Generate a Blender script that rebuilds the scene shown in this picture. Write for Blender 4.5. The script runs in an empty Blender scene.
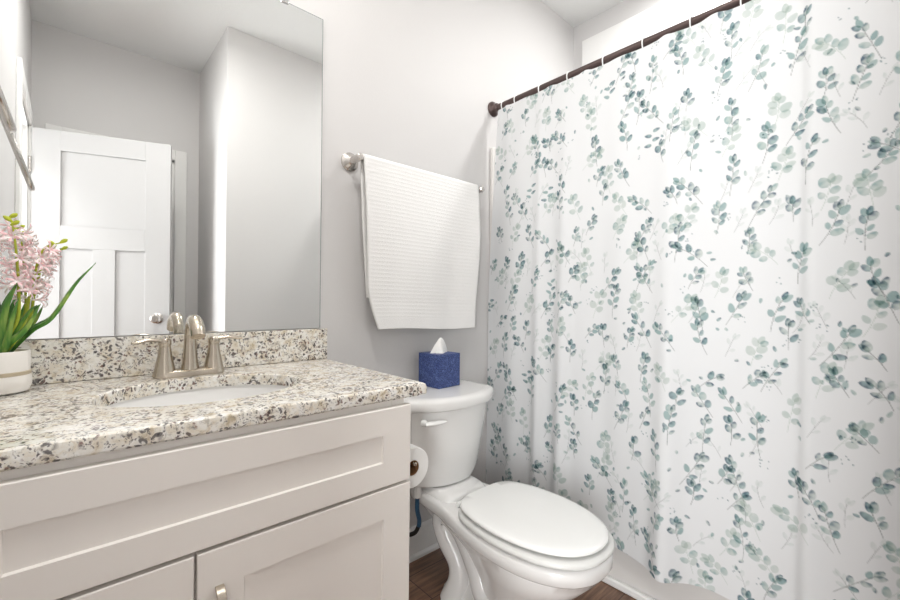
import bpy, bmesh, math, random
import numpy as np
from mathutils import Vector, Matrix
S = bpy.context.scene
COL = S.collection
PI = math.pi

# ------------------------------------------------------------------ camera
def make_camera():
    f, yaw, pit, rol = 420.86, math.radians(42.17), math.radians(-.022), math.radians(.584)
    fw = Vector((math.sin(yaw)*math.cos(pit), math.cos(yaw)*math.cos(pit), math.sin(pit)))
    r = Vector((math.cos(yaw), -math.sin(yaw), 0)); up = r.cross(fw)
    R = r*math.cos(rol) + up*math.sin(rol); U = up*math.cos(rol) - r*math.sin(rol)
    cd = bpy.data.cameras.new('camera'); cd.sensor_width = 36; cd.lens = f/900*36
    cd.clip_start = .02
    c = bpy.data.objects.new('camera', cd); COL.objects.link(c)
    c.matrix_world = Matrix(((R.x, U.x, -fw.x, 0), (R.y, U.y, -fw.y, -1.401), (R.z, U.z, -fw.z, 1.079), (0, 0, 0, 1)))
    S.camera = c
make_camera()

# ------------------------------------------------------------------ light and exposure
W = bpy.data.worlds.new('world'); S.world = W; W.use_nodes = True
W.node_tree.nodes['Background'].inputs[0].default_value = (1, .98, .95, 1)
W.node_tree.nodes['Background'].inputs[1].default_value = .3
def area(name, loc, size, power, color=(1, .96, .91), rot=(0, 0, 0), shape='DISK'):
    l = bpy.data.lights.new(name, 'AREA'); l.shape = shape; l.size = size; l.energy = power; l.color = color
    o = bpy.data.objects.new(name, l); o.location = loc; o.rotation_euler = rot; COL.objects.link(o); return o
area('ceiling_fill_light', (.30, -.93, 2.655), .28, 10, (1, .985, .96))  # added fill from overhead, for cabinet front, curtain and toilet
area('shower_fill_light', (1.92, -.80, 2.70), .16, 9.5, (1, 1, .99))  # added fill that brightens the tub zone and ceiling corner
area('hall_lamp_light', (-.85, -1.35, 2.655), .34, 9, (1, .98, .95))
area('hall_fill', (-1.40, -2.20, 1.10), 1.4, 58, (.95, .98, 1), (0, -math.pi/2, 0), 'SQUARE')  # added fill through the doorway, standing in for daylight
VANITY_EMIT = 9.5
DOME_EMIT = 3
S.view_settings.view_transform = 'Standard'; S.view_settings.look = 'None'
S.view_settings.gamma = 1; S.view_settings.use_curve_mapping = False
S.view_settings.exposure = 0.30

# ------------------------------------------------------------------ helpers
def lin(c):
    f = lambda v: v/12.92 if v <= .04045 else ((v+.055)/1.055)**2.4
    return tuple(f(v/255) for v in c)
def mat(name, col, rough=.5, metal=0., spec=.5, coat=0.):
    m = bpy.data.materials.new(name); m.use_nodes = True
    b = m.node_tree.nodes['Principled BSDF']
    b.inputs['Base Color'].default_value = (*col, 1); b.inputs['Roughness'].default_value = rough
    b.inputs['Metallic'].default_value = metal; b.inputs['Specular IOR Level'].default_value = spec
    b.inputs['Coat Weight'].default_value = coat
    return m
def emis(name, col, s):
    m = mat(name, (.9, .9, .88), .3); b = m.node_tree.nodes['Principled BSDF']
    b.inputs['Emission Color'].default_value = (*col, 1); b.inputs['Emission Strength'].default_value = s; return m
class NT:
    def __init__(s, m): s.t = m.node_tree; s.b = s.t.nodes['Principled BSDF']
    def n(s, ty, **kw):
        x = s.t.nodes.new('ShaderNode'+ty)
        for k, v in kw.items(): setattr(x, k, v)
        return x
    def l(s, a, b): s.t.links.new(a, b)
    def coord(s, scale=(1, 1, 1)):
        c = s.n('TexCoord'); mp = s.n('Mapping'); mp.inputs['Scale'].default_value = scale
        s.l(c.outputs['Object'], mp.inputs[0]); return mp.outputs[0]
    def noise(s, v, scale, detail=2, rough=.5):
        x = s.n('TexNoise'); x.inputs['Scale'].default_value = scale; x.inputs['Detail'].default_value = detail
        x.inputs['Roughness'].default_value = rough; s.l(v, x.inputs['Vector']); return x.outputs['Fac']
    def ramp(s, f, stops, interp='LINEAR'):
        x = s.n('ValToRGB'); e = x.color_ramp.elements; x.color_ramp.interpolation = interp
        while len(e) < len(stops): e.new(.5)
        for k, (p, c) in enumerate(stops):
            e[k].position = p; e[k].color = (*c, 1) if len(c) == 3 else c
        s.l(f, x.inputs[0]); return x.outputs['Color']
    def mix(s, fac, a, b):
        x = s.n('Mix', data_type='RGBA')
        if hasattr(fac, 'node'): s.l(fac, x.inputs['Factor'])
        else: x.inputs['Factor'].default_value = fac
        for i, v in ((6, a), (7, b)):
            if hasattr(v, 'node'): s.l(v, x.inputs[i])
            else: x.inputs[i].default_value = (*v, 1)
        return x.outputs[2]
    def math(s, op, a, b=0.):
        x = s.n('Math', operation=op)
        for i, v in ((0, a), (1, b)):
            if hasattr(v, 'node'): s.l(v, x.inputs[i])
            else: x.inputs[i].default_value = v
        return x.outputs[0]
    def bump(s, h, strength=.2, dist=.001):
        x = s.n('Bump'); x.inputs['Strength'].default_value = strength; x.inputs['Distance'].default_value = dist
        s.l(h, x.inputs['Height']); s.l(x.outputs[0], s.b.inputs['Normal'])

wl = {}
def obj(name, bm, m, parent=None, smooth=True, bevel=0., ang=35, seg=2):
    if not isinstance(bm, bpy.types.Mesh):
        bmesh.ops.recalc_face_normals(bm, faces=bm.faces[:])
        me = bpy.data.meshes.new(name); bm.to_mesh(me); bm.free()
    else: me = bm
    n = len(me.vertices); co = np.empty(n*3, np.float32); me.vertices.foreach_get('co', co); co = co.reshape(-1, 3)
    c = Vector(((co.min(0)+co.max(0))/2).tolist()); me.transform(Matrix.Translation(-c))
    for mm in (m if isinstance(m, (list, tuple)) else [m]): me.materials.append(mm)
    if smooth:
        me.polygons.foreach_set('use_smooth', [True]*len(me.polygons))
        me.set_sharp_from_angle(angle=math.radians(ang))
    o = bpy.data.objects.new(name, me); COL.objects.link(o)
    o.location = c - (wl[parent.name] if parent else Vector()); o.parent = parent; wl[o.name] = c
    if bevel:
        b = o.modifiers.new('bevel', 'BEVEL'); b.width = bevel; b.segments = seg; b.limit_method = 'ANGLE'
        b.angle_limit = math.radians(50); b.harden_normals = False
    return o
def tag(o, label=None, cat=None, group=None, kind=None):
    for k, v in (('label', label), ('category', cat), ('group', group), ('kind', kind)):
        if v: o[k] = v
    return o
def thing(name, loc, label, cat, group=None):
    o = bpy.data.objects.new(name, None); COL.objects.link(o); o.empty_display_size = .05
    o.location = loc; wl[o.name] = Vector(loc); return tag(o, label, cat, group)
def struct(name, bm, m, parent=None, **kw):
    o = obj(name, bm, m, parent, **kw)
    if not parent: o['kind'] = 'structure'
    return o
def B(): return bmesh.new()
def box(bm, x0, x1, y0, y1, z0, z1, M=None):
    v = [bm.verts.new((x, y, z)) for x in (x0, x1) for y in (y0, y1) for z in (z0, z1)]
    for q in ((0, 1, 3, 2), (4, 6, 7, 5), (0, 4, 5, 1), (2, 3, 7, 6), (0, 2, 6, 4), (1, 5, 7, 3)):
        bm.faces.new([v[i] for i in q])
    if M: bmesh.ops.transform(bm, matrix=M, verts=v)
    return v
def boxes(*bs, M=None):
    bm = B()
    for b in bs: box(bm, *b, M=M)
    return bm
def loft(bm, rings, cap0=True, cap1=True, closed=True):
    vs = [[bm.verts.new(p) for p in r] for r in rings]; n = len(vs[0])
    for a, b in zip(vs, vs[1:]):
        for i in range(n if closed else n-1):
            j = (i+1) % n; bm.faces.new((a[i], a[j], b[j], b[i]))
    if cap0: bm.faces.new(vs[0])
    if cap1: bm.faces.new(vs[-1])
    return vs
def frame_of(d):
    d = Vector(d).normalized(); a = Vector((0, 0, 1)) if abs(d.z) < .9 else Vector((1, 0, 0))
    u = d.cross(a).normalized(); return u, d.cross(u).normalized()
def lathe(bm, prof, c=(0, 0, 0), axis=(0, 0, 1), seg=40, cap=True):
    ax = Vector(axis).normalized(); u, w = frame_of(ax); c = Vector(c)
    loft(bm, [[c+ax*h+(u*math.cos(2*PI*k/seg)+w*math.sin(2*PI*k/seg))*max(r, 1e-4) for k in range(seg)] for r, h in prof], cap, cap)
    return bm
def cr(pts, n=8):
    P = [Vector(p) for p in pts]; P = [2*P[0]-P[1]]+P+[2*P[-1]-P[-2]]; out = []
    for i in range(1, len(P)-2):
        a, b, c, d = P[i-1:i+3]
        for k in range(n):
            t = k/n; out.append(.5*((2*b)+(c-a)*t+(2*a-5*b+4*c-d)*t*t+(3*b-a-3*c+d)*t**3))
    return out+[P[-2]]
def tube(bm, pts, r, seg=12, smooth=0, closed=False, flat=None):
    rs = r if isinstance(r, (list, tuple)) else [r]*len(pts)
    if smooth:
        q = cr([(*p, ) for p in pts], smooth)
        rr = cr([(x, 0, 0) for x in rs], smooth); rs = [v.x for v in rr]; pts = q
    pts = [Vector(p) for p in pts]; n = len(pts); rings = []; u = None
    for i, p in enumerate(pts):
        if closed: d = pts[(i+1) % n]-pts[i-1]
        else: d = pts[min(i+1, n-1)]-pts[max(i-1, 0)]
        d.normalize()
        if u is None: u, _ = frame_of(d)
        u = (u-d*u.dot(d)).normalized(); w = d.cross(u)
        rings.append([p+(u*math.cos(2*PI*k/seg)+w*math.sin(2*PI*k/seg)*(flat or 1))*rs[i] for k in range(seg)])
    if closed: rings.append(rings[0])
    if closed:
        vs = [[bm.verts.new(q) for q in r_] for r_ in rings[:-1]]
        for a in range(n):
            for k in range(seg): bm.faces.new((vs[a][k], vs[a][(k+1) % seg], vs[(a+1) % n][(k+1) % seg], vs[(a+1) % n][k]))
    else: loft(bm, rings)
    return bm
def grid_mesh(name, P):
    """P: (nv,nu,3) array -> quad mesh"""
    nv, nu = P.shape[:2]; me = bpy.data.meshes.new(name)
    i = np.arange(nv*nu).reshape(nv, nu)
    q = np.stack([i[:-1, :-1], i[:-1, 1:], i[1:, 1:], i[1:, :-1]], -1).reshape(-1)
    nf = len(q)//4
    me.vertices.add(nv*nu); me.vertices.foreach_set('co', P.astype(np.float32).reshape(-1))
    me.loops.add(nf*4); me.loops.foreach_set('vertex_index', q.astype(np.int32))
    me.polygons.add(nf); me.polygons.foreach_set('loop_start', (np.arange(nf)*4).astype(np.int32))
    me.update(calc_edges=True); me.validate(); return me

# ------------------------------------------------------------------ materials
def paint(name, srgb, rough=.6, tex=.0, scale=250):
    m = mat(name, lin(srgb), rough, spec=.3)
    if tex:
        n = NT(m); n.bump(n.noise(n.coord(), scale, 3), tex, .002)
    return m
M_wall = paint('grey_wall_paint', (216, 214, 213), .55, .12, 160)
M_ceil = paint('ceiling_paint', (238, 238, 237), .8, .5, 120)
M_trim = paint('white_trim_paint', (236, 235, 233), .35)
M_cab = paint('cabinet_paint', (240, 235, 229), .38)
M_door = paint('door_paint', (200, 199, 199), .4)
M_tub = paint('tub_acrylic', (218, 215, 212), .25)
M_china = mat('white_china', lin((240, 239, 237)), .07, spec=.5, coat=.3)
M_seat = mat('white_plastic', lin((243, 243, 241)), .18)
M_hdpe = mat('pale_plastic', lin((225, 225, 222)), .3)
M_nickel = mat('brushed_nickel', (.54, .48, .40), .24, 1.)
M_steel = mat('satin_nickel', (.62, .59, .56), .22, 1.)
M_chrome = mat('chrome', (.75, .75, .75), .08, 1.)
M_bronze = mat('oil_rubbed_bronze', lin((96, 82, 80)), .32, .75)
M_dark = mat('dark_gap', (.02, .018, .016), .7)
M_black = mat('black_rubber', (.015, .015, .016), .45)
M_bluehose = mat('blue_hose', lin((58, 98, 130)), .4)
M_mirror = mat('mirror_silver', (.93, .945, .94), .0, 1.)
M_glassedge = mat('mirror_edge', lin((120, 132, 128)), .2)
M_paper = mat('tissue_paper', lin((244, 243, 240)), .9, spec=.1)
M_card = mat('cardboard', lin((150, 112, 78)), .9, spec=.1)
M_potw = mat('pot_ceramic', lin((238, 234, 228)), .35)
M_band = mat('pot_band', lin((186, 172, 148)), .4)
M_soil = mat('moss', lin((150, 130, 70)), .95)
M_shade = emis('lit_opal_glass', (1, .97, .93), VANITY_EMIT)
M_dome = emis('lit_dome', (1, .975, .94), DOME_EMIT)
M_dome2 = emis('lit_hall_dome', (1, .975, .94), 3)

def granite():
    m = mat('speckled_granite', (.7, .66, .6), .12, spec=.5, coat=.2); n = NT(m); v = n.coord()
    dis = n.n('TexNoise'); dis.inputs['Scale'].default_value = 55; dis.inputs['Detail'].default_value = 3; n.l(v, dis.inputs['Vector'])
    w = n.n('Mix', data_type='VECTOR'); w.inputs['Factor'].default_value = .028
    n.l(v, w.inputs[4]); n.l(dis.outputs['Color'], w.inputs[5]); wv = w.outputs[1]
    base = n.ramp(n.noise(wv, 42, 5, .65), [(.32, lin((190, 175, 148))), (.42, lin((225, 216, 200))), (.52, lin((233, 229, 220))), (.66, lin((243, 241, 237)))])
    def spots(scale, size, prob_scale, lo, hi):
        vo = n.n('TexVoronoi'); vo.inputs['Scale'].default_value = scale; n.l(wv, vo.inputs['Vector'])
        d = n.ramp(vo.outputs['Distance'], [(size*.7, (1, 1, 1)), (size, (0, 0, 0))])
        g = n.ramp(n.noise(v, prob_scale, 2, .6), [(lo, (0, 0, 0)), (hi, (1, 1, 1))])
        sep = n.n('SeparateColor'); n.l(vo.outputs['Color'], sep.inputs[0])
        return n.math('MULTIPLY', d, g), sep.outputs[0]
    grey = n.ramp(n.noise(wv, 75, 4, .7), [(.56, (0, 0, 0)), (.64, (1, 1, 1))])
    c = n.mix(n.math('MULTIPLY', grey, .55), base, lin((150, 140, 128)))
    s1, r1 = spots(105, .43, 26, .45, .51)
    dark = n.ramp(r1, [(0, lin((52, 46, 46))), (.45, lin((84, 70, 66))), (.75, lin((126, 92, 82))), (1, lin((140, 132, 126)))])
    c = n.mix(n.math('MULTIPLY', s1, .92), c, dark)
    s2, r2 = spots(190, .37, 40, .43, .53)
    c = n.mix(n.math('MULTIPLY', s2, .8), c, lin((72, 62, 62)))
    s3, r3 = spots(78, .40, 15, .50, .55)
    c = n.mix(n.math('MULTIPLY', s3, .85), c, lin((60, 54, 56)))
    n.l(c, n.b.inputs['Base Color']); return m
M_granite = granite()

def wood_floor():
    m = mat('dark_plank_floor', (.1, .06, .04), .35); n = NT(m); v = n.coord()
    br = n.n('TexBrick'); br.inputs['Scale'].default_value = 1; br.inputs['Brick Width'].default_value = 1.2; br.inputs['Row Height'].default_value = .15
    br.inputs['Mortar Size'].default_value = .0015; br.inputs['Color1'].default_value = (.25, .25, .25, 1); br.inputs['Color2'].default_value = (.8, .8, .8, 1)
    br.inputs['Mortar'].default_value = (0, 0, 0, 1); n.l(v, br.inputs['Vector'])
    g = n.noise(n.coord((2.5, 38, 1)), 1.6, 6, .7)
    t = n.math('ADD', n.math('MULTIPLY', g, .8), n.math('MULTIPLY', br.outputs['Color'], .22))
    c = n.ramp(t, [(.3, lin((78, 57, 46))), (.5, lin((122, 92, 74))), (.68, lin((158, 126, 100)))])
    c = n.mix(br.outputs['Fac'], c, lin((40, 28, 22)))
    n.l(c, n.b.inputs['Base Color']); return m
M_floor = wood_floor()

def tissue_mat():
    m = mat('blue_scroll_card', lin((60, 80, 140)), .5); n = NT(m); v = n.coord()
    vo = n.n('TexVoronoi', feature='DISTANCE_TO_EDGE'); vo.inputs['Scale'].default_value = 150; n.l(v, vo.inputs['Vector'])
    ns = n.n('TexNoise'); ns.inputs['Scale'].default_value = 60; n.l(v, ns.inputs['Vector'])
    f = n.math('ADD', vo.outputs['Distance'], n.math('MULTIPLY', ns.outputs['Fac'], .22))
    n.l(n.ramp(f, [(.10, lin((98, 120, 172))), (.20, lin((52, 70, 128))), (.34, lin((36, 48, 100)))]), n.b.inputs['Base Color']); return m
M_tbox = tissue_mat()

def towel_mat():
    m = mat('white_terry', lin((242, 241, 239)), .95, spec=.1); n = NT(m); v = n.coord()
    n.b.inputs['Sheen Weight'].default_value = .3
    n.bump(n.noise(v, 500, 2), .5, .002); return m
M_towel = towel_mat()
def leaf_mat():
    m = mat('strap_leaf_green', lin((70, 120, 50)), .4); n = NT(m)
    n.l(n.ramp(n.noise(n.coord((1, 1, .25)), 60, 2), [(.35, lin((46, 98, 40))), (.55, lin((86, 138, 54))), (.7, lin((150, 178, 84)))]), n.b.inputs['Base Color']); return m
M_leaf = leaf_mat()
M_stem = mat('lime_stem', lin((178, 190, 60)), .5)
M_bud = mat('lime_bud', lin((196, 206, 60)), .5)
def petal_mat():
    m = mat('pink_petal', lin((248, 220, 222)), .6); n = NT(m)
    n.l(n.ramp(n.noise(n.coord(), 90, 1), [(.36, lin((252, 204, 208))), (.50, lin((254, 234, 234))), (.62, lin((255, 248, 244)))]), n.b.inputs['Base Color']); return m
M_petal = petal_mat()

# ------------------------------------------------------------------ room shell
XL, XR, H, YJ, XJ, YF = -.177, 2.26, 2.74, -1.444, .709, -2.189
T = .12
OY0, OY1, OZ = -1.97, -1.31, 2.04           # hall doorway in the left wall
CX0, CX1, CZ = -.04, .555, 2.055            # closet doorway in the front wall
HX = -1.5                                    # far wall of the hall
struct('floor', boxes((HX-T, XR+T, -3.6, T, -.06, 0)), M_floor, smooth=False)
struct('ceiling', boxes((HX-T, XR+T, -3.6, T, H, H+.06)), M_ceil, smooth=False)
struct('wall_back', boxes((XL, XR, 0, T, 0, H)), M_wall, smooth=False)
struct('wall_right', boxes((XR, XR+T, YJ-T, T, 0, H)), M_wall, smooth=False)
struct('wall_left', boxes((XL-T, XL, OY1, T, 0, H), (XL-T, XL, -3.6, OY0, 0, H), (XL-T, XL, OY0, OY1, OZ, H)), M_wall, smooth=False)
struct('wall_front', boxes((XJ, XR+T, YJ-T, YJ, 0, H), (XJ, XJ+T, YF, YJ-T, 0, H), (XL, CX0, YF-T, YF, 0, H),
                           (CX1, XJ+T, YF-T, YF, 0, H), (CX0, CX1, YF-T, YF, CZ, H), (XL, XJ+T, YF-T-.5, YF-T-.46, 0, H)), M_wall, smooth=False)
struct('wall_hall', boxes((HX-T, HX, -3.6, T, 0, H), (HX, XL-T, -3.6, -3.5, 0, H), (HX, XL-T, 0, T, 0, H)), M_wall, smooth=False)

def baseboard(name, p, q, nx, ny):
    """profiled baseboard with shoe moulding from p to q, standing off the wall along (nx,ny)"""
    prof = [(0, 0), (.022, 0), (.022, .012), (.014, .022), (.014, .098), (.011, .108), (.011, .118), (.006, .128), (0, .130)]
    bm = B(); loft(bm, [[Vector((x+nx*d, y+ny*d, z)) for d, z in prof] for x, y in (p, q)]); return struct(name, bm, M_trim, ang=20)
baseboard('baseboard_back', (.60, 0), (1.52, 0), 0, -1)
baseboard('baseboard_front', (XJ, YJ), (1.53, YJ), 0, 1)
baseboard('baseboard_nook', (XJ, YF), (XJ, YJ), -1, 0)
baseboard('baseboard_left', (XL, -.56), (XL, OY1+.075), 1, 0)

# tub: apron, rim and basin, with its surround panels and shoe trim
def make_tub():
    ox0, ox1, oy0, oy1, z = 1.5495, XR-.002, YJ+.002, -.002, .358
    def rr(x0, x1, y0, y1, r, zz, n=8):
        out = []
        for cx, cy, a0 in ((x1-r, y1-r, 0), (x0+r, y1-r, PI/2), (x0+r, y0+r, PI), (x1-r, y0+r, 3*PI/2)):
            for k in range(n+1):
                a = a0+PI/2*k/n; out.append(Vector((cx+r*math.cos(a), cy+r*math.sin(a), zz)))
        return out
    bm = B()
    loft(bm, [rr(ox0, ox1, oy0, oy1, .002, 0), rr(ox0, ox1, oy0, oy1, .002, z-.01), rr(ox0+.006, ox1, oy0, oy1, .004, z),
              rr(ox0+.075, ox1-.06, oy0+.09, oy1-.09, .12, z), rr(ox0+.09, ox1-.075, oy0+.11, oy1-.11, .12, z-.03),
              rr(ox0+.15, ox1-.13, oy0+.2, oy1-.2, .12, .07)])
    return struct('trim_4', bm, M_tub, ang=40)
tub_root = thing('bathtub', (1.9, YJ/2, 0), 'white alcove bathtub with plain apron behind the leafy shower curtain', 'bathtub')
tb = make_tub(); tb.name = 'basin'; del tb['kind']
wl['basin'] = wl.pop('trim_4'); tb.parent = tub_root; tb.location = wl['basin']-Vector(tub_root.location)
struct('trim_1', boxes((1.528, 1.549, YJ, -.015, 0, .028)), M_trim, bevel=.006)
struct('trim_2', boxes((1.522, XR, -.022, 0, .36, 1.825), (1.522, 1.549, -.022, 0, 0, .36), (XR-.022, XR, YJ+.022, -.022, .36, 1.825), (1.522, XR, YJ, YJ+.022, .36, 1.825)), M_tub, bevel=.006)
# broad white window surround high on the tub wall, frosted sash inside
wn = struct('window_1', boxes((XR-.024, XR, -1.36, -.07, 2.36, 2.615), (XR-.024, XR, -1.36, -.07, 1.83, 1.92), (XR-.024, XR, -.165, -.07, 1.92, 2.36), (XR-.024, XR, -1.36, -1.265, 1.92, 2.36)), M_trim, bevel=.004)
struct('window_pane', boxes((XR-.012, XR-.002, -1.27, -.16, 1.915, 2.365)), M_trim, wn, smooth=False)

w2 = struct('added_hall_window', boxes((HX, HX+.02, -2.98, -2.90, .38, 2.02), (HX, HX+.02, -1.50, -1.42, .38, 2.02), (HX, HX+.02, -2.90, -1.50, 1.94, 2.02), (HX, HX+.03, -3.00, -1.40, .36, .44), (HX, HX+.016, -2.90, -1.50, 1.17, 1.21)), M_trim, bevel=.003)  # unseen hall window, added to carry the fill light
struct('window_pane', boxes((HX+.001, HX+.008, -2.91, -1.49, .43, 1.95)), emis('fill_glow_pane', (1, 1, 1), 2), w2, smooth=False)  # glowing pane of the added window

def casing(name, a, b, ztop, along, face, nrm, w=.075):
    """door casing round an opening from a to b, along 'x' or 'y' on the plane face"""
    bm = B(); d = .018*nrm; f0, f1 = sorted((face, face+d))
    for s0, s1, z0, z1 in ((a-w, a, 0, ztop+w), (b, b+w, 0, ztop+w), (a, b, ztop, ztop+w)):
        if along == 'x': box(bm, s0, s1, f0, f1, z0, z1)
        else: box(bm, f0, f1, s0, s1, z0, z1)
    return struct(name, bm, M_trim, bevel=.004)
casing('trim_5', OY0, OY1, OZ, 'y', XL, 1)
casing('trim_6', OY0, OY1, OZ, 'y', XL-T, -1)
casing('trim_7', CX0, CX1, CZ, 'x', YF, 1)
struct('trim_8', boxes((XL-T, XL, OY1-.014, OY1, 0, OZ), (XL-T, XL, OY0, OY0+.012, 0, OZ), (XL-T, XL, OY0, OY1, OZ-.012, OZ)), M_trim, smooth=False)
struct('trim_9', boxes((CX0, CX0+.014, YF-T, YF, 0, CZ), (CX1-.014, CX1, YF-T, YF, 0, CZ), (CX0, CX1, YF-T, YF, CZ-.014, CZ)), M_trim, smooth=False)

def door_slab(w, h, M, t=.035):
    """three-panel slab: one wide panel over two tall ones; local x 0..w, y 0..t (front face at y=0)"""
    st, ms = .130, .11; bm = B(); r = .009
    zb = (.012, .24, 1.355, 1.485, h-.115, h)
    def bar(x0, x1, z0, z1): box(bm, x0, x1, 0, t, z0, z1, M=M)
    bar(0, st, zb[0], h); bar(w-st, w, zb[0], h)
    for z0, z1 in ((zb[0], zb[1]), (zb[2], zb[3]), (zb[4], zb[5])): bar(st, w-st, z0, z1)
    bar(w/2-ms/2, w/2+ms/2, zb[1], zb[2])
    for x0, x1, z0, z1 in ((st, w-st, zb[3], zb[4]), (st, w/2-ms/2, zb[1], zb[2]), (w/2+ms/2, w-st, zb[1], zb[2])):
        box(bm, x0, x1, r, t-r, z0, z1, M=M)
    return bm
def knob_bm(bm, M, x, z, y, s):
    c = M @ Vector((x, y, z)); ax = (M.to_3x3() @ Vector((0, s, 0)))
    lathe(bm, [(.032, 0), (.032, .005), (.026, .009), (.011, .014), (.011, .032), (.022, .038), (.028, .048), (.027, .060), (.018, .068), (.0, .070)], c, ax, 28)
# open door: hinged at the far jamb of the hall doorway, swung into the nook
ang = math.atan2(.22, .63); Wd = .667
MD = Matrix.Translation((-.163, -1.962, 0)) @ Matrix.Rotation(ang, 4, 'Z') @ Matrix.Diagonal((1, -1, 1, 1))
d1 = struct('door_1', door_slab(Wd, 2.03, MD), M_door, smooth=False, bevel=.0015)
bm = B(); knob_bm(bm, MD, Wd-.062, .945, 0, -1); knob_bm(bm, MD, Wd-.062, .945, .035, 1)
obj('door_knob', bm, M_steel, d1)
for z in (.2, 1.05, 1.82):
    bm = B(); c = MD @ Vector((-.004, -.004, 0)); lathe(bm, [(.006, z-.045), (.006, z+.045)], (c.x, c.y, 0), seg=12)
    obj('hinge', bm, M_steel, d1)
MC = Matrix.Translation((CX0+.019, YF-.055, 0)) @ Matrix.Diagonal((1, -1, 1, 1))
d2 = struct('door_2', door_slab(CX1-CX0-.038, 2.035, MC), M_door, smooth=False, bevel=.0015)
bm = B(); knob_bm(bm, MC, .055, .945, 0, -1); obj('door_knob', bm, M_steel, d2)

# ------------------------------------------------------------------ lamps (out of the frame)
vl = thing('vanity_light', (.26, 0, 2.28), 'brushed nickel three-shade light bar on wall above mirror', 'light')
obj('back_plate', boxes((.02, .50, -.025, 0, 2.235, 2.325)), M_nickel, vl, bevel=.006)
for x in (.07, .26, .45):
    bm = B(); tube(bm, [(x, -.02, 2.28), (x, -.09, 2.285), (x, -.12, 2.30), (x, -.12, 2.32)], .009, 12, 4); obj('arm', bm, M_nickel, vl)
    bm = B(); lathe(bm, [(.022, 2.315), (.034, 2.325), (.050, 2.345), (.060, 2.38), (.060, 2.40), (.050, 2.435), (.03, 2.453), (0, 2.46)], (x, -.12, 0), seg=28); obj('shade', bm, M_shade, vl)
cl = thing('added_ceiling_light', (.30, -.93, H), 'added white flush round fill lamp on bathroom ceiling', 'light')  # unseen fixture added to house the overhead fill
bm = B(); lathe(bm, [(.15, H), (.15, H-.02), (.145, H-.024)], (.30, -.93, 0), seg=40); obj('base', bm, M_trim, cl)
bm = B(); lathe(bm, [(.142, H-.024), (.142, H-.055), (.12, H-.068), (.07, H-.076), (.0, H-.08)], (.30, -.93, 0), seg=40); obj('diffuser', bm, M_dome, cl)
sw = thing('added_tub_light', (1.92, -.80, H), 'added small round recessed fill lamp in ceiling above the bathtub', 'light')  # unseen fixture added for the tub-zone fill
bm = B(); lathe(bm, [(.11, H), (.11, H-.008), (.085, H-.012), (.083, H-.004)], (1.92, -.80, 0), seg=36); obj('trim_ring', bm, M_trim, sw)
bm = B(); lathe(bm, [(.082, H-.004), (.06, H-.010), (0, H-.012)], (1.92, -.80, 0), seg=36); obj('lens', bm, M_dome2, sw)
hl = thing('hall_light', (-.85, -1.35, H), 'white flush round lamp on hall ceiling', 'light')
bm = B(); lathe(bm, [(.18, H), (.18, H-.03), (.165, H-.035)], (-.85, -1.35, 0), seg=40); obj('base', bm, M_trim, hl)
bm = B(); lathe(bm, [(.162, H-.034), (.15, H-.055), (.09, H-.072), (.0, H-.078)], (-.85, -1.35, 0), seg=40); obj('diffuser', bm, M_dome2, hl)

# ------------------------------------------------------------------ mirror
mr = thing('wall_mirror', (.26, 0, .975), 'large frameless mirror on wall over the granite backsplash', 'mirror')
obj('glass', boxes((-.125, .6495, -.0075, -.001, .9765, 2.0515)), M_mirror, mr, smooth=False)
bm = boxes((.6495, .6515, -.0073, -.001, .9765, 2.0525), (-.127, .6515, -.0073, -.001, 2.0515, 2.0535))
obj('edge', bm, M_glassedge, mr, smooth=False)
for x in (.518, .02):
    obj('clip', boxes((x-.012, x+.012, -.012, 0, 2.046, 2.064)), M_chrome, mr, bevel=.002)

# ------------------------------------------------------------------ vanity
CX = .239                                        # centre line of cabinet, sink and faucet
vc = thing('vanity_cabinet', (CX, -.28, 0), 'off-white shaker vanity cabinet under the granite countertop', 'cabinet')
YD = -.575
bm = boxes((-.150, -.132, -.539, -.003, 0, .838), (.597, .615, -.539, -.003, 0, .838), (-.132, .597, -.539, -.003, .10, .118), (-.132, .597, -.012, -.003, .118, .838), (-.132, .597, -.49, -.475, 0, .10),
           (-.150, -.112, -.5575, -.539, .10, .838), (.577, .615, -.5575, -.539, .10, .838), (-.112, .577, -.5575, -.539, .80, .838), (-.112, .577, -.5575, -.539, .615, .655), (-.112, .577, -.5575, -.539, .10, .14), (.150, .180, -.5575, -.539, .14, .615))
# gap shadows come from real gaps: the fronts stand 2 mm off the carcass
obj('body', bm, M_cab, vc, smooth=False, bevel=.0015)
obj('filler_strip', boxes((XL+.001, -.1505, -.556, -.535, .02, .838)), M_cab, vc, smooth=False)
def shaker(x0, x1, z0, z1, mx, mz, bot=None):
    bm = B(); y0, y1, r = YD, -.5585, .0055; bot = mz if bot is None else bot
    outer = [(x0, z0), (x1, z0), (x1, z1), (x0, z1)]; inner = [(x0+mx, z0+bot), (x1-mx, z0+bot), (x1-mx, z1-mz), (x0+mx, z1-mz)]
    ch = [(x0+mx+.002, z0+bot+.002), (x1-mx-.002, z0+bot+.002), (x1-mx-.002, z1-mz-.002), (x0+mx+.002, z1-mz-.002)]
    loft(bm, [[(x, y1, z) for x, z in outer], [(x, y0+.0015, z) for x, z in outer],
              [(min(max(x, x0+.0015), x1-.0015), y0, min(max(z, z0+.0015), z1-.0015)) for x, z in outer],
              [(x, y0, z) for x, z in inner], [(x, y0+r, z) for x, z in ch]]); return bm
obj('false_drawer_front', shaker(-.145, .623, .641, .823, .079, .062, .056), M_cab, vc, smooth=False)
dl = obj('door', shaker(-.145, .1625, .125, .634, .076, .068), M_cab, vc, smooth=False)
dr = obj('door', shaker(.1675, .623, .125, .634, .076, .068), M_cab, vc, smooth=False)
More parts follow.
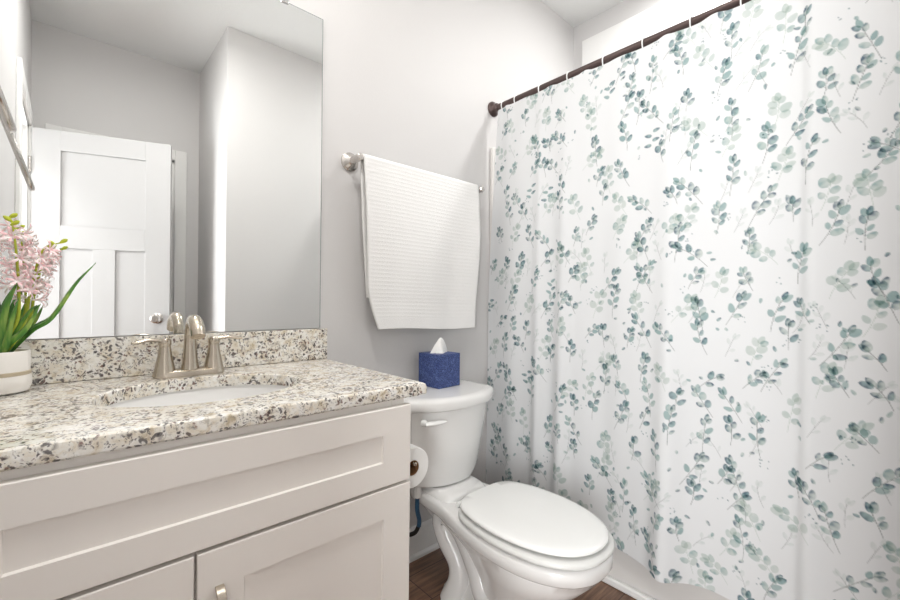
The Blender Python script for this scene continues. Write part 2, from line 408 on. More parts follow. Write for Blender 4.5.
def pull(x):
    bm = B(); rings = []
    for k in range(15):
        t = k/14; z = .568-.128*t; y = YD-.002-.030*math.sin(PI*t)**.55
        rings.append([(x+a*.0075, y+b*.0035, z) for a, b in ((-1, -1), (1, -1), (1, 1), (-1, 1))])
    loft(bm, rings); return bm
tag(obj('handle', pull(.202), M_nickel, dr, bevel=.0012), 'brushed nickel arched pull')
tag(obj('handle', pull(.128), M_nickel, dl, bevel=.0012), 'brushed nickel arched pull')

# countertop slab with oval cut-out
ct = thing('countertop', (CX, -.28, .84), 'speckled cream and black granite countertop with matching backsplash', 'countertop')
def slab():
    x0, x1, y0, y1, z0, z1 = XL+.001, .673, -.573, -.001, .839, .869
    ox, oy, a, b = .243, -.295, .208, .157
    ths = sorted(set([2*PI*k/112 for k in range(112)]+[math.atan2(y-oy, x-ox) % (2*PI) for x in (x0, x1) for y in (y0, y1)]))
    def outer(t):
        c, s = math.cos(t), math.sin(t); k = min(((x1-ox)/c if c > 0 else (x0-ox)/c) if abs(c) > 1e-9 else 9, ((y1-oy)/s if s > 0 else (y0-oy)/s) if abs(s) > 1e-9 else 9)
        return ox+c*k, oy+s*k
    rc = .012
    O = [outer(t) for t in ths]; I = [(ox+a*math.cos(math.atan2(math.sin(t)/b, math.cos(t)/a)), oy+b*math.sin(math.atan2(math.sin(t)/b, math.cos(t)/a))) for t in ths]
    def grow(P, d): return [(ox+(x-ox)*(1+d/a), oy+(y-oy)*(1+d/b)) for x, y in P]
    def inset(P, d): return [(min(max(x, x0+d), x1-d), min(max(y, y0+d), y1)) for x, y in P]
    bm = B(); R = lambda P, z: [(x, y, z) for x, y in P]
    rings = [R(I, z0), R(I, z1-.003), R(grow(I, .003), z1), R(inset(O, .007), z1), R(inset(O, .002), z1-.003), R(O, z1-.009), R(O, z0+.004), R(inset(O, .004), z0)]
    loft(bm, rings+[rings[0]], False, False)
    bmesh.ops.remove_doubles(bm, verts=bm.verts[:], dist=1e-6); return bm
obj('slab', slab(), M_granite, ct, ang=30)
obj('backsplash', boxes((XL+.001, .673, -.0205, -.001, .8695, .974)), M_granite, ct, bevel=.002)
sk = thing('sink', (.243, -.295, .70), 'white oval undermount sink basin set in granite countertop', 'sink')
def basin():
    ox, oy, a, b = .243, -.295, .212, .161; bm = B(); n = 72
    prof = [(1.10, .838), (1.10, .832), (1.04, .828), (1.0, .80), (.93, .765), (.78, .725), (.52, .703), (.12, .697)]
    inn = [(1.0, .8385), (.985, .81), (.90, .775), (.75, .738), (.5, .716), (.08, .710)]
    ring = lambda k, z: [(ox+a*k*math.cos(2*PI*i/n), oy+b*k*math.sin(2*PI*i/n), z) for i in range(n)]
    loft(bm, [ring(k, z) for k, z in prof[::-1]+inn]); return bm
obj('basin', basin(), M_china, sk)
bm = B(); lathe(bm, [(.022, .709), (.022, .713), (.016, .7135), (.0, .712)], (.243, -.295, 0), seg=24); tag(obj('drain', bm, M_nickel, sk), 'round brushed nickel drain')

# ------------------------------------------------------------------ faucet
fx, fy, fz = .244, -.088, .8692
fc = thing('faucet', (fx, fy, fz), 'brushed nickel two-handle faucet behind the oval sink', 'faucet')
def stad(hx, hy, z, n=10):
    out = []
    for s, a0 in ((1, -PI/2), (-1, PI/2)):
        for k in range(n+1):
            a = a0+PI*k/n; out.append((fx+s*(hx-hy)+hy*math.cos(a), fy+hy*math.sin(a), z))
    return out
bm = B(); loft(bm, [stad(.082, .028, fz), stad(.082, .028, fz+.006), stad(.079, .025, fz+.014), stad(.072, .019, fz+.018)]); obj('base_plate', bm, M_nickel, fc)
bm = B()
tube(bm, [(fx, fy, fz+.012), (fx, fy, fz+.04), (fx, fy, fz+.085), (fx, fy-.004, fz+.118), (fx, fy-.022, fz+.143), (fx, fy-.052, fz+.148), (fx, fy-.080, fz+.132), (fx, fy-.094, fz+.110)],
     [.023, .0185, .015, .0145, .015, .0165, .0175, .017], 20, 6)
obj('spout', bm, M_nickel, fc)
for s in (-1, 1):
    hx = fx+s*.057; bm = B()
    lathe(bm, [(.0275, fz+.004), (.0245, fz+.016), (.021, fz+.034), (.0165, fz+.055), (.0135, fz+.078), (.013, fz+.083), (.0145, fz+.086), (.0145, fz+.096), (.011, fz+.101), (0, fz+.102)], (hx, fy, 0), seg=28)
    hd = obj('handle', bm, M_nickel, fc)
    bm = B(); tube(bm, [(hx-s*.004, fy, fz+.093), (hx+s*.02, fy-.004, fz+.098), (hx+s*.040, fy-.007, fz+.099), (hx+s*.06, fy-.010, fz+.095), (hx+s*.071, fy-.012, fz+.0945)], [.0095, .0085, .008, .008, .005], 14, 5, flat=.62)
    obj('lever', bm, M_nickel, hd)
bm = B(); tube(bm, [(fx, fy+.026, fz+.016), (fx, fy+.026, fz+.06)], .003, 8); lathe(bm, [(.0045, fz+.058), (.006, fz+.064), (.004, fz+.07), (0, fz+.071)], (fx, fy+.026, 0), seg=12)
obj('lift_rod', bm, M_nickel, fc)

# ------------------------------------------------------------------ flower in its pot
px, py, pz = -.112, -.087, .8695
pt = thing('potted_flower', (px, py, pz), 'white banded pot of pale pink flowers and green strap leaves at counter end', 'plant')
bm = B(); lathe(bm, [(.040, pz), (.049, pz+.004), (.0535, pz+.018), (.0535, pz+.030), (.0510, pz+.040), (.0505, pz+.046), (.0505, pz+.088), (.049, pz+.0905), (.0465, pz+.089), (.0465, pz+.074), (.0, pz+.074)], (px, py, 0), seg=56)
pot = obj('pot', bm, M_potw, pt)
bm = B(); lathe(bm, [(.0505, pz+.038), (.0522, pz+.039), (.0522, pz+.046), (.0505, pz+.047)], (px, py, 0), seg=56, cap=False); tag(obj('band', bm, M_band, pot), 'thin tan band around pot')
bm = B(); lathe(bm, [(.046, pz+.070), (.046, pz+.077), (.03, pz+.081), (0, pz+.083)], (px, py, 0), seg=30); obj('moss', bm, M_soil, pt)
def strap(pts, w, side=(.75, -.66, 0)):
    P = cr(pts, 7); n = len(P); bm = B(); sd = Vector(side).normalized(); L = []
    for i, p in enumerate(P):
        t = i/(n-1); d = (P[min(i+1, n-1)]-P[max(i-1, 0)]).normalized(); s = (sd-d*sd.dot(d)).normalized(); nn = d.cross(s)
        ww = w*max(.02, (min(1, .45+2.2*t))*(1-t**3.2)); th = .0009
        L.append([p-s*ww-nn*.0*ww, p-nn*ww*.28-nn*th, p+s*ww, p-nn*ww*.28+nn*th])
    loft(bm, L); return bm
Zp = pz+.075
leaves = [([(px+.012, py-.008, Zp), (-.062, -.105, 1.0), (-.028, -.112, 1.03), (.012, -.108, 1.108), (.047, -.10, 1.158)], .0075),
          ([(px-.005, py-.02, Zp), (-.108, -.112, 1.0), (-.098, -.115, 1.06), (-.080, -.11, 1.112)], .0125),
          ([(px-.01, py-.02, Zp), (-.100, -.12, .972), (-.068, -.125, 1.008), (-.046, -.12, 1.060)], .0105),
          ([(px+.01, py-.005, Zp), (-.085, -.10, 1.0), (-.063, -.10, 1.045), (-.052, -.10, 1.058)], .006),
          ([(px-.015, py-.01, Zp), (-.135, -.105, 1.01), (-.150, -.11, 1.07), (-.160, -.10, 1.10)], .011),
          ([(px-.015, py+.012, Zp), (-.122, -.06, 1.02), (-.130, -.05, 1.085), (-.138, -.045, 1.12)], .010),
          ([(px+.008, py-.03, Zp), (-.095, -.128, .985), (-.088, -.13, 1.03), (-.078, -.125, 1.075)], .008)]
for p, w in leaves: obj('leaf', strap(p, w), M_leaf, pt)
rnd = random.Random(4)
def floret(c, d, r):
    bm = B(); d = Vector(d).normalized(); u, w = frame_of(d); c = Vector(c); n = 6; a0 = rnd.random()*6
    for k in range(n):
        a = a0+2*PI*k/n; e = u*math.cos(a)+w*math.sin(a); s = d.cross(e); R = r*rnd.uniform(.85, 1.1)
        prof = [(0, 0, .08), (.35, .45, .13), (.75, .62, .15), (1.12, .50, .02)]
        prev = None
        row = []
        for t, h, ww in prof:
            q = c+e*R*t+d*R*h; row.append((q-s*R*ww, q+d*R*.05, q+s*R*ww, q-d*R*.03))
        loft(bm, row)
    lathe(bm, [(r*.05, -r*.5), (r*.13, 0), (r*.06, r*.15)], c, d, 8)
    return bm
stems = [([(px-.004, py, Zp), (-.083, -.10, 1.02), (-.080, -.105, 1.09), (-.083, -.105, 1.152), (-.088, -.105, 1.212), (-.094, -.105, 1.246)], .0032, 1.085, 1.225, 20),
         ([(px+.014, py-.004, Zp), (-.072, -.09, 1.02), (-.064, -.092, 1.08), (-.052, -.095, 1.150), (-.040, -.095, 1.186), (-.014, -.10, 1.200)], .0032, 1.065, 1.180, 20)]
for p, r, z0, z1, nf in stems:
    bm = B(); tube(bm, p, [r, r, r*.9, r*.8, r*.6, r*.4], 8, 6); st = obj('flower_stem', bm, M_stem, pt)
    C = cr(p, 12); C = [c for c in C if z0 < c.z < z1]
    for k in range(nf):
        c = C[int((k+.5)/nf*len(C))]; a = k*2.4+rnd.uniform(-.3, .3); el = rnd.uniform(-.25, .45)
        d = Vector((math.cos(a), math.sin(a)*.8, el)).normalized(); q = c+d*.014
        if q.y > -.03: q.y = -.03
        obj('floret', floret(q, d, rnd.uniform(.016, .021)), M_petal, st)
    e = C[-1]; tip = Vector(p[-1])
    for k in range(3):
        c = e.lerp(tip, .35+.32*k); bm = B(); d = Vector(((-1)**k*.8, -.3, .6)); lathe(bm, [(.0015, -.003), (.004, .004), (.0045, .009), (.002, .014), (0, .015)], c, d, 10); obj('bud', bm, M_bud, st)

# ------------------------------------------------------------------ towel bar, towel
tbar = thing('towel_bar', (1.07, 0, 1.585), 'satin nickel towel bar on grey wall above the toilet', 'towel bar')
for x, z in ((.762, 1.582), (1.386, 1.582)):
    bm = B(); lathe(bm, [(.034, 0), (.034, .006), (.030, .010), (.027, .012), (.024, .018), (.013, .026), (.0105, .045), (.0105, .056), (.0135, .060), (.0135, .082), (.010, .086), (0, .087)], (x, 0, z), (0, -1, 0), 32)
    obj('post', bm, M_steel, tbar)
bm = B(); lathe(bm, [(.0085, .757), (.0085, 1.390)], (0, -.071, 1.582), (1, 0, 0), 18); obj('bar', bm, M_steel, tbar)
def towel():
    n_u, n_v = 70, 300; yb, zb, R = -.071, 1.582, .0150
    Lf, Lb = .615, .50; U = np.linspace(0, 1, n_u)
    V = np.concatenate([np.linspace(-Lb, 0, 60, endpoint=False), np.linspace(0, PI*R, 14, endpoint=False), np.linspace(PI*R, PI*R+Lf, n_v)])
    P = np.zeros((len(V), n_u, 3))
    for i, v in enumerate(V):
        if v < 0: y, z = yb+R+(-v)*.02, zb+v; t = 0; h = -v
        elif v < PI*R: a = v/R; y, z = yb+R*math.cos(a), zb+R*math.sin(a); t = 0; h = 0
        else: t = (v-PI*R)/Lf; h = v-PI*R; y, z = yb-R-.012*math.sin(PI*min(1, t*1.2))+.008*t, zb-h
        k = max(0, (h-.45)/.17) if v > 0 else 0
        xl = .772+.025*(h/.45)+.044*k**1.5; xr = 1.354+.004*math.sin(h*9)
        if v < 0: xl += .004+.03*max(0, h-.2); xr -= .006
        x = xl+(xr-xl)*U
        yy = y+(.004*np.sin(U*9+1.2)+.003*np.sin(U*17+v*4))*min(1, h*3)*(1 if v > 0 else .4)
        rib = .0005*max(0, math.sin(2*PI*v/.0145))*(1 if (v > 0 and t < .93) else 0)
        yy = yy-rib
        if v < 0: yy = np.minimum(yy, -.012)
        P[i, :, 0] = x; P[i, :, 1] = yy; P[i, :, 2] = z+.004*np.sin(U*7)*max(0, t-.8)*4
        if v > 0: P[i, :, 2] -= t*.012*U
    o = obj('hand_towel', grid_mesh('towel', P), M_towel, ang=180)
    s = o.modifiers.new('thick', 'SOLIDIFY'); s.thickness = .004; s.offset = 0
    return tag(o, 'white ribbed towel hung over the nickel towel bar', 'towel')
towel()

# towel ring on the left wall beside the vanity
tr = thing('towel_ring', (XL, -.3, 1.60), 'satin nickel towel ring on left wall near mirror', 'towel ring')
bm = B(); lathe(bm, [(.028, 0), (.028, .006), (.02, .012), (.010, .018), (.010, .035), (.012, .038), (0, .04)], (XL, -.3, 1.592), (1, 0, 0), 28); obj('post', bm, M_steel, tr)
bm = B(); rr = .108; c = Vector((-.1125, -.3, 1.4865)); d = Vector((-.06, 0, .19)).normalized()
tube(bm, [c+d*rr*math.cos(a)+Vector((0, rr*.8*math.sin(a), 0)) for a in [2*PI*k/56 for k in range(56)]], .007, 12, closed=True)
obj('ring', bm, M_steel, tr)

# ------------------------------------------------------------------ toilet
TX = 1.078
tl = thing('toilet', (TX, -.45, 0), 'white two-piece toilet with closed lid between vanity and shower curtain', 'toilet')
def outl(half, z, n=72, sc=1.0, dx=0.):
    """closed outline from half outline [(y,hw)..] running front to back"""
    P = cr([(TX+w*sc, y, z) for y, w in half], 10); L = [0]
    for a, b in zip(P, P[1:]): L.append(L[-1]+(b-a).length)
    out = []
    for k in range(n//2+1):
        s = L[-1]*k/(n//2); i = max(j for j in range(len(L)) if L[j] <= s+1e-9); i = min(i, len(P)-2)
        t = (s-L[i])/max(L[i+1]-L[i], 1e-9); q = P[i].lerp(P[i+1], t); q.x = max(q.x, TX); out.append(q)
    out[0].x = TX; out[-1].x = TX
    return out+[Vector((2*TX-q.x, q.y, z)) for q in out[-2:0:-1]]
RIM = [(-.846, 0), (-.839, .055), (-.806, .111), (-.740, .153), (-.655, .174), (-.55, .175), (-.42, .157), (-.31, .131), (-.22, .121), (-.12, .112), (-.070, .085), (-.060, .05), (-.058, 0)]
def shr(h, d, dyf=0, dyb=0): return [(y+(dyf if y < -.5 else 0)-(dyb if y > -.3 else 0), max(0, w-d) if w else 0) for y, w in h]
bm = B()
rows = [([(-.672, 0), (-.668, .045), (-.64, .085), (-.57, .112), (-.45, .116), (-.36, .112), (-.29, .098), (-.25, .06), (-.24, 0)], 0),
        ([(-.672, 0), (-.668, .045), (-.64, .085), (-.57, .112), (-.45, .116), (-.36, .110), (-.29, .095), (-.25, .058), (-.243, 0)], .022),
        ([(-.655, 0), (-.650, .045), (-.62, .080), (-.55, .100), (-.45, .098), (-.36, .090), (-.29, .078), (-.255, .05), (-.25, 0)], .045),
        ([(-.655, 0), (-.648, .045), (-.62, .080), (-.55, .096), (-.47, .082), (-.40, .060), (-.33, .05), (-.30, .035), (-.295, 0)], .11),
        ([(-.690, 0), (-.682, .05), (-.645, .090), (-.58, .112), (-.49, .096), (-.41, .066), (-.33, .052), (-.29, .04), (-.285, 0)], .18),
        ([(-.775, 0), (-.765, .052), (-.725, .102), (-.65, .140), (-.55, .138), (-.43, .100), (-.32, .070), (-.24, .06), (-.23, 0)], .25),
        ([(-.815, 0), (-.805, .054), (-.770, .106), (-.69, .152), (-.58, .156), (-.44, .128), (-.30, .098), (-.19, .085), (-.17, 0)], .295),
        (shr(RIM, .017, .017, .04), .318), (shr(RIM, .004, .004, .005), .328), (RIM, .335), (RIM, .362), (shr(RIM, .004, .003, .002), .370), (shr(RIM, .012, .01, .008), .373)]
PAD = [(-.335, 0), (-.332, .06), (-.315, .098), (-.26, .108), (-.15, .106), (-.085, .09), (-.075, .05), (-.074, 0)]
loft(bm, [outl(h, z) for h, z in rows])
loft(bm, [outl(PAD, .365), outl(PAD, .374), outl(shr(PAD, .012, .0, .004), .385), outl([(y*.95-.005, w*.82) for y, w in PAD], .3945)])
for s in (-1, 1):   # trapway relief on each flank
    tube(bm, [(TX+s*.050, -.60, .190), (TX+s*.064, -.53, .120), (TX+s*.064, -.47, .125), (TX+s*.060, -.43, .19), (TX+s*.058, -.36, .275), (TX+s*.060, -.29, .31), (TX+s*.062, -.26, .285), (TX+s*.062, -.285, .225), (TX+s*.060, -.335, .165), (TX+s*.064, -.345, .105), (TX+s*.072, -.32, .03)],
         [.03, .040, .042, .041, .041, .042, .044, .042, .038, .040, .046], 16, 5)
obj('bowl', bm, M_china, tl, ang=50)
for s in (-1, 1):
    bm = B(); lathe(bm, [(.017, .02), (.016, .038), (.011, .048), (0, .051)], (TX+s*.098, -.36, 0), seg=20); obj('bolt_cap', bm, M_china, tl)
LID = [(-.850, 0), (-.843, .055), (-.811, .110), (-.745, .153), (-.66, .175), (-.57, .178), (-.475, .166), (-.42, .144), (-.392, .105), (-.386, .05), (-.385, 0)]
bm = B(); loft(bm, [outl(shr(LID, .024, .024), .3775), outl(shr(LID, .003, .003), .3795), outl(LID, .3825), outl(LID, .390), outl(shr(LID, .003, .003), .394), outl(shr(LID, .020, .020), .397)]); obj('seat', bm, M_hdpe, tl, ang=50)
LD2 = shr(LID, .009, .012)
def mid(h, k): return [(-.6+(y+.6)*k, w*k) for y, w in h]
bm = B(); loft(bm, [outl(shr(LD2, .022, .022), .4035), outl(shr(LD2, .004, .004), .4045), outl(LD2, .4075), outl(LD2, .412), outl(shr(LD2, .003, .003), .4165), outl(shr(LD2, .010, .01), .4195), outl(mid(LD2, .82), .4225), outl(mid(LD2, .45), .424)]); obj('seat_lid', bm, M_seat, tl, ang=60)
for s in (-1, 1):
    bm = B(); lathe(bm, [(.009, -.022), (.010, -.018), (.010, .018), (.009, .022)], (TX+s*.075, -.365, .384), (1, 0, 0), 20); obj('hinge', bm, M_seat, tl)
TC = 1.080
def tank_ring(hw, yb, ys, yf, z, r=.03, n=26):
    out = []
    for k in range(n+1):      # bowed front, left to right
        t = -1+2*k/n; e = abs(t)
        x = TC+hw*t; y = ys+(yf-ys)*(1-e**2.4)
        out.append(Vector((x, y, z)))
    for q, a0 in ((1, 0), (-1, PI/2)):
        for k in range(7):
            a = a0+PI/2*k/6; out.append(Vector((TC+q*(hw-r)+r*math.cos(a), yb-r+r*math.sin(a), z)))
    return out
bm = B()
loft(bm, [tank_ring(.145, -.05, -.165, -.240, .395), tank_ring(.160, -.048, -.185, -.266, .403), tank_ring(.169, -.046, -.200, -.279, .44), tank_ring(.180, -.045, -.215, -.292, .55), tank_ring(.196, -.042, -.232, -.305, .684), tank_ring(.190, -.045, -.228, -.30, .688)])
obj('tank', bm, M_china, tl, ang=40)
bm = B()
def lidring(d, z): return tank_ring(.212-d, -.036-d, -.248+d, -.325+d, z)
loft(bm, [lidring(.012, .6885), lidring(.003, .691), lidring(0, .697), lidring(0, .716), lidring(.004, .726), lidring(.012, .731), lidring(.03, .7325)])
obj('tank_lid', bm, M_china, tl, ang=40)
bm = B(); hx = .910
lathe(bm, [(.012, 0), (.012, .012), (.009, .018)], (hx, -.262, .652), (.3, -1, 0), 16)
tube(bm, [(hx-.004, -.283, .651), (hx+.018, -.296, .653), (hx+.046, -.310, .656), (hx+.062, -.317, .658)], [.0125, .0135, .0105, .004], 14, 4, flat=.62)
obj('flush_lever', bm, M_seat, tl)
sl = thing('supply_line', (.90, 0, .2), 'flexible water supply hose with valve on wall beside the toilet', 'pipe')
bm = B(); lathe(bm, [(.026, 0), (.026, .004), (.012, .008), (.009, .012), (.009, .06)], (.90, 0, .16), (0, -1, 0), 20); lathe(bm, [(.013, .135), (.013, .175), (.008, .19)], (.90, -.06, 0), seg=16); obj('valve', bm, M_chrome, sl)
bm = B(); tube(bm, [(.90, -.06, .185), (.915, -.075, .19), (.945, -.11, .185), (.966, -.150, .205), (.972, -.168, .238)], .0078, 10, 6); obj('hose', bm, M_black, sl)
bm = B(); tube(bm, [(.972, -.168, .236), (.970, -.172, .262), (.958, -.175, .305), (.956, -.178, .352)], .0085, 10, 6); tag(obj('sleeve', bm, M_bluehose, sl), 'blue upper hose sleeve')
bm = B(); lathe(bm, [(.009, .350), (.015, .354), (.015, .378), (.012, .394)], (.955, -.180, 0), seg=8); obj('coupling_nut', bm, M_seat, sl)

# tissue box on the tank lid
ti = thing('tissue_box', (1.122, -.105, .733), 'blue patterned tissue box standing on the toilet tank lid', 'tissue box')
MT = Matrix.Translation((1.118, -.106, .733)) @ Matrix.Rotation(math.radians(4), 4, 'Z')
hb = .0595
obj('carton', boxes((-hb, hb, -hb, hb, 0, .131), M=MT), M_tbox, ti, bevel=.0015)
bm = B(); rings = []
for k in range(10):
    t = k/9; n = 28; ring = []
    for i in range(n):
        a = 2*PI*i/n; wv = 1+.28*math.sin(3*a+.6+2*t)+.14*math.sin(7*a+1+t*3)
        ring.append(MT @ Vector(((.034*(1-t)**.75+.002)*wv*math.cos(a)+.006*t, (.019*(1-t)**.8+.002)*wv*math.sin(a), .128+.064*t**.9)))
    rings.append(ring)
loft(bm, rings); tag(obj('tissue', bm, M_paper, ti, ang=60), 'white tissue pulled up through the opening')

# toilet paper on the cabinet side
tp = thing('toilet_paper_holder', (.623, -.45, .635), 'brushed nickel paper holder on side of the vanity cabinet', 'holder')
bm = B(); lathe(bm, [(.024, 0), (.024, .005), (.012, .010), (.009, .02), (.009, .064)], (.6151, -.376, .636), (1, 0, 0), 20)
tube(bm, [(.679, -.372, .638), (.687, -.39, .6385), (.689, -.47, .6385), (.689, -.504, .6385), (.689, -.508, .642)], .0055, 14, 3)
obj('arm', bm, M_nickel, tp)
rl = thing('toilet_paper_roll', (.688, -.45, .58), 'white toilet paper roll hanging beside the vanity cabinet', 'toilet paper')
def annulus(ro, ri, y0, y1, c):
    bm = B(); n = 48; R = lambda r, y: [(c[0]+r*math.cos(2*PI*i/n), y, c[1]+r*math.sin(2*PI*i/n)) for i in range(n)]
    rs = [R(ri, y0), R(ro-.002, y0), R(ro, y0+.002), R(ro, y1-.002), R(ro-.002, y1), R(ri, y1)]
    loft(bm, rs+[rs[0]], False, False); bmesh.ops.remove_doubles(bm, verts=bm.verts[:], dist=1e-6); return bm
rc = (.689, .626)
obj('paper', annulus(.054, .0205, -.500, -.395, rc), M_paper, rl)
tag(obj('core', annulus(.0204, .0188, -.4995, -.3955, rc), M_card, rl), 'brown cardboard core')

# ------------------------------------------------------------------ shower rod, rings, curtain
XRD, ZRD = 1.540, 2.018
rd = thing('shower_rod', (XRD, YJ/2, ZRD), 'dark bronze shower rod spanning above the leafy curtain', 'curtain rod')
bm = B(); lathe(bm, [(.0135, .004), (.0135, -YJ-.004)], (XRD, 0, ZRD), (0, -1, 0), 24); obj('rod', bm, M_bronze, rd)
for y, s in ((0, -1), (YJ, 1)):
    bm = B(); lathe(bm, [(.036, 0), (.036, .006), (.032, .012), (.024, .016), (.020, .022), (.020, .032), (.0165, .036)], (XRD, y, ZRD), (0, s, 0), 32); obj('flange', bm, M_bronze, rd)
ring_y = [-.072, -.150, -.286, -.428, -.585, -.737, -.894, -1.036, -1.185, -1.335]
ordn = ['first', 'second', 'third', 'fourth', 'fifth', 'sixth', 'seventh', 'eighth', 'ninth', 'tenth']
base_ring = None
for k, y in enumerate(ring_y):
    if base_ring is None:
        bm = B(); pts = []
        for i in range(40):
            a = 2*PI*i/40; pts.append((XRD-.001+.0185*math.cos(a), y, ZRD-.006+(.0215 if math.sin(a) > 0 else .030)*math.sin(a)))
        tube(bm, pts, .0022, 8, closed=True, flat=1.6); o = base_ring = obj('curtain_ring', bm, M_seat)
    else:
        o = base_ring.copy(); COL.objects.link(o); o.location.y = base_ring.location.y+(y-ring_y[0])
    tag(o, ordn[k]+' white curtain ring from the wall-side end of shower rod', 'curtain ring', 'curtain rings on the shower rod')

def curtain():
    ny, nz = 640, 780; zt, zb = 1.993, .165
    a = np.linspace(0, 1, ny)[None, :]; z = np.linspace(zt, zb, nz)[:, None]
    d = (zt-z)/(zt-zb)                                   # 0 at top, 1 at hem
    yl = -.050+.044*np.clip(d*2.2, 0, 1)                 # wall-side edge swings towards the wall
    y = yl+(-1.412-yl)*a
    gs = lambda c, w: np.exp(-((y-c)/w)**2)
    x = 1.521-.012*d+0*y
    # soft scallops hung between the rings
    ph = np.interp(y, sorted(ring_y), [PI*2*k for k in range(len(ring_y))])
    x = x+.003*np.cos(ph)*np.exp(-d*5)
    x = x-(.004+.014*d)*gs(-.165, .05)-(.006+.010*d)*gs(-.30, .025)
    x = x-(.006+.024*d)*gs(-.43+.01*d, .035)+.010*d*gs(-.36, .04)
    x = x+.012*d*gs(-.60, .09)-.008*np.sqrt(d)*gs(-.66, .05)
    x = x-(.006+.062*d**1.6)*gs(-.845, .048)-.012*d*gs(-.77, .06)
    x = x+.014*d*gs(-.975, .05)
    # long standing fold near the right: a crease that overlaps its neighbour
    q = (y+1.195)/.007
    x = x-(.020+.014*d)*(1/(1+np.exp(np.clip(q, -40, 40))))*np.exp(np.clip((y+1.195)/.16, -9, 0))
    x = x-.010*d*gs(-1.33, .05)+.003*np.sin(y*31+d*3)*d
    zz = z+0*y
    zz = zz+.008*np.clip(-np.cos(ph+.5*np.sin(y*23)), 0, 1)**2*(.55+.45*np.sin(y*13+1))*np.exp(-d*60)+.004*np.sin(y*9)*d**8
    P = np.stack([x, y, zz], -1)
    # print coordinate = cloth length along the middle row
    row = P[nz//2]; s = np.concatenate([[0], np.cumsum(np.linalg.norm(np.diff(row, axis=0), axis=1))]); t = z[:, 0]
    C = np.ones((nz, ny, 3))*np.array(lin((218, 219, 220)))
    rg = np.random.RandomState(11); tr_ = t[::-1]
    DARK = [lin(c) for c in ((70, 100, 116), (86, 116, 128), (64, 92, 112), (96, 124, 132))]
    MID = [lin(c) for c in ((146, 172, 172), (156, 180, 178), (162, 184, 182))]
    PALE = [lin(c) for c in ((202, 211, 206), (209, 216, 211), (194, 206, 201))]
    def patch(cs, ctt, R):
        i0, i1 = np.searchsorted(s, [cs-R, cs+R]); j0 = nz-np.searchsorted(tr_, ctt+R); j1 = nz-np.searchsorted(tr_, ctt-R)
        return max(i0, 0), min(i1, ny), max(j0, 0), min(j1, nz)
    def leaf(cs, ctt, an, L, Wd, c1, c2, al=.9, rnd_=.5):
        R = L+.006; i0, i1, j0, j1 = patch(cs, ctt, R)
        if i1-i0 < 2 or j1-j0 < 2: return
        ds = s[None, i0:i1]-cs; dt = t[j0:j1, None]-ctt; ca, sa = math.cos(an), math.sin(an)
        u = ds*ca+dt*sa; v = -ds*sa+dt*ca; e = np.clip(u/L, 0, 1)
        w = Wd*np.sqrt(np.clip(1-(2*e-1)**2, 0, 1))*(1-(1-rnd_)*e*.7)
        w = np.where((u > 0) & (u < L), w, -.002)
        m = np.clip((w-np.abs(v))/.0022+.5, 0, 1)*al
        f = np.clip(.62+.55*v/Wd+.6*(e-.55)+.18*np.sin(u*420+cs*90), 0, 1)**1.9
        f = f[..., None]
        col = np.array(c2)*(1-f)+np.array(c1)*f
        edge = np.clip(1-(w-np.abs(v))/.003, 0, 1)[..., None]*.18; col = col*(1-edge)+np.array(c1)*edge
        C[j0:j1, i0:i1] = C[j0:j1, i0:i1]*(1-m[..., None])+col*m[..., None]*np.minimum(1, C[j0:j1, i0:i1]/.87)
    def stroke(p, q, wd, col, al=.75):
        cs, ctt = (p[0]+q[0])/2, (p[1]+q[1])/2; Ls = math.hypot(q[0]-p[0], q[1]-p[1]); i0, i1, j0, j1 = patch(cs, ctt, Ls/2+.004)
        if i1-i0 < 2 or j1-j0 < 2: return
        ds = s[None, i0:i1]-p[0]; dt = t[j0:j1, None]-p[1]; ex, ey = (q[0]-p[0])/Ls, (q[1]-p[1])/Ls
        u = np.clip(ds*ex+dt*ey, 0, Ls); dd = np.hypot(ds-u*ex, dt-u*ey); m = (np.clip((wd-dd)/.0014+.5, 0, 1)*al)[..., None]
        C[j0:j1, i0:i1] = C[j0:j1, i0:i1]*(1-m)+np.array(col)*m
    pick = lambda L: L[rg.randint(len(L))]
    STEM = lin((118, 124, 122))
    def branch(cs, ctt, an, Ln, n, c1s, c2s, L0, W0, al, stemc=STEM, fan=.95):
        p = np.array([cs, ctt]); bend = rg.uniform(-.5, .5); pts = [p.copy()]; aa = an
        for k in range(10):
            p = p+np.array([math.cos(aa), math.sin(aa)])*Ln/10; aa += bend/10; pts.append(p.copy())
        for a_, b_ in zip(pts, pts[1:]): stroke(a_, b_, .0008, stemc, .75*al)
        for k in range(n):
            fr = .30+.68*k/max(1, n-1); i = min(9, int(fr*10)); q = pts[i]; sd = 1 if k % 2 else -1
            la = an+bend*fr+sd*fan*rg.uniform(.7, 1.15)*(1-.5*fr); sc = rg.uniform(.75, 1.15)
            j = q+np.array([math.cos(la), math.sin(la)])*.006; stroke(q, j, .0006, stemc, .6*al)
            leaf(j[0], j[1], la, L0*sc, W0*sc*rg.uniform(.8, 1.1), pick(c1s), pick(c2s), al*rg.uniform(.8, 1), rg.uniform(.35, .9))
        q = pts[-1]; leaf(q[0], q[1], an+bend, L0*.95, W0*.85, pick(c1s), pick(c2s), al, .5)
    # faint ghost sprigs first, then the strong ones
    S1 = s[-1]; row_i = 0; G = .101
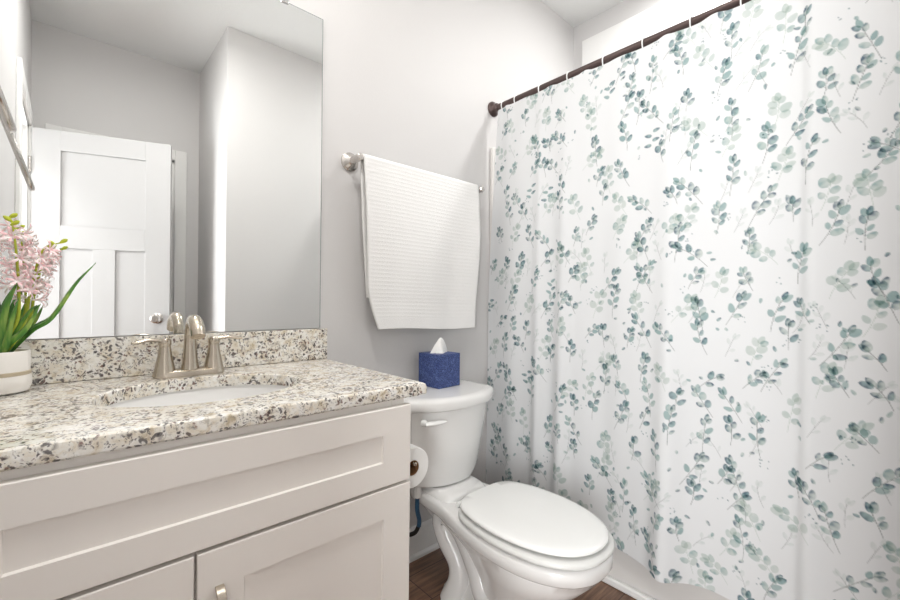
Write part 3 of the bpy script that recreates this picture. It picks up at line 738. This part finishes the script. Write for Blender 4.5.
    for ct_ in np.arange(.12, 2.05, G):
        for cs_ in np.arange(-.03, S1+.05, G*.92):
            cs = cs_+rg.uniform(-.024, .024)+(G*.46 if row_i % 2 else 0); ctt = ct_+rg.uniform(-.026, .026)
            if rg.rand() < .55: branch(cs+.05, ctt-.02, rg.uniform(.9, 2.3), .06, rg.randint(3, 5), PALE, [lin((222, 226, 223))], .020, .0065, .55)
            k = rg.rand(); an = PI/2+rg.uniform(-.75, .75)
            if k < .42: branch(cs, ctt-.02, an, rg.uniform(.085, .115), rg.randint(5, 7), MID+DARK, PALE+MID, .026, .0098, .95)
            elif k < .66: branch(cs, ctt-.02, an, rg.uniform(.07, .095), rg.randint(5, 7), PALE+MID[1:], PALE, .027, .0122, .92, lin((180, 190, 182)), 1.15)
            elif k < .82: branch(cs, ctt, an, rg.uniform(.05, .07), rg.randint(3, 5), DARK, MID+PALE, .027, .0104, .95)
            elif k < .97:
                branch(cs+.015, ctt-.01, an, .06, 5, MID+DARK, PALE+MID, .023, .0088, .92)
            else:
                for i in range(4): leaf(cs+rg.uniform(-.004, .004), ctt+i*.016, (.25 if i % 2 else PI-.25)+rg.uniform(-.3, .3), .027, .0078, pick(DARK+MID), pick(MID), .9, .4)
            for _ in range(rg.randint(0, 3)):
                q = rg.uniform(-.045, .045, 2); leaf(cs+q[0], ctt+q[1], rg.uniform(0, 6), rg.uniform(.012, .018), .0048, pick(DARK+MID), pick(MID+PALE), .85, .6)
            if rg.rand() < .45:
                bx, bt = cs+rg.uniform(-.05, .05), ctt+rg.uniform(-.05, .05)
                for _ in range(rg.randint(3, 7)): leaf(bx+rg.uniform(-.014, .014), bt+rg.uniform(-.012, .012), rg.uniform(0, 6), rg.uniform(.003, .006), .0018, pick(DARK), pick(MID), .8, 1)
        row_i += 1
    me = grid_mesh('curtain', P)
    at = me.color_attributes.new('print', 'FLOAT_COLOR', 'POINT')
    rgba = np.ones((nz*ny, 4), np.float32); rgba[:, :3] = C.reshape(-1, 3); at.data.foreach_set('color', rgba.reshape(-1))
    m = mat('printed_polyester', (.85, .85, .85), .75, spec=.15); n = NT(m)
    ca = n.n('VertexColor', layer_name='print'); n.l(ca.outputs['Color'], n.b.inputs['Base Color'])
    o = obj('shower_curtain', me, m, ang=180)
    return tag(o, 'white shower curtain printed with teal and sage eucalyptus sprigs hanging from bronze rod', 'shower curtain')
curtain()
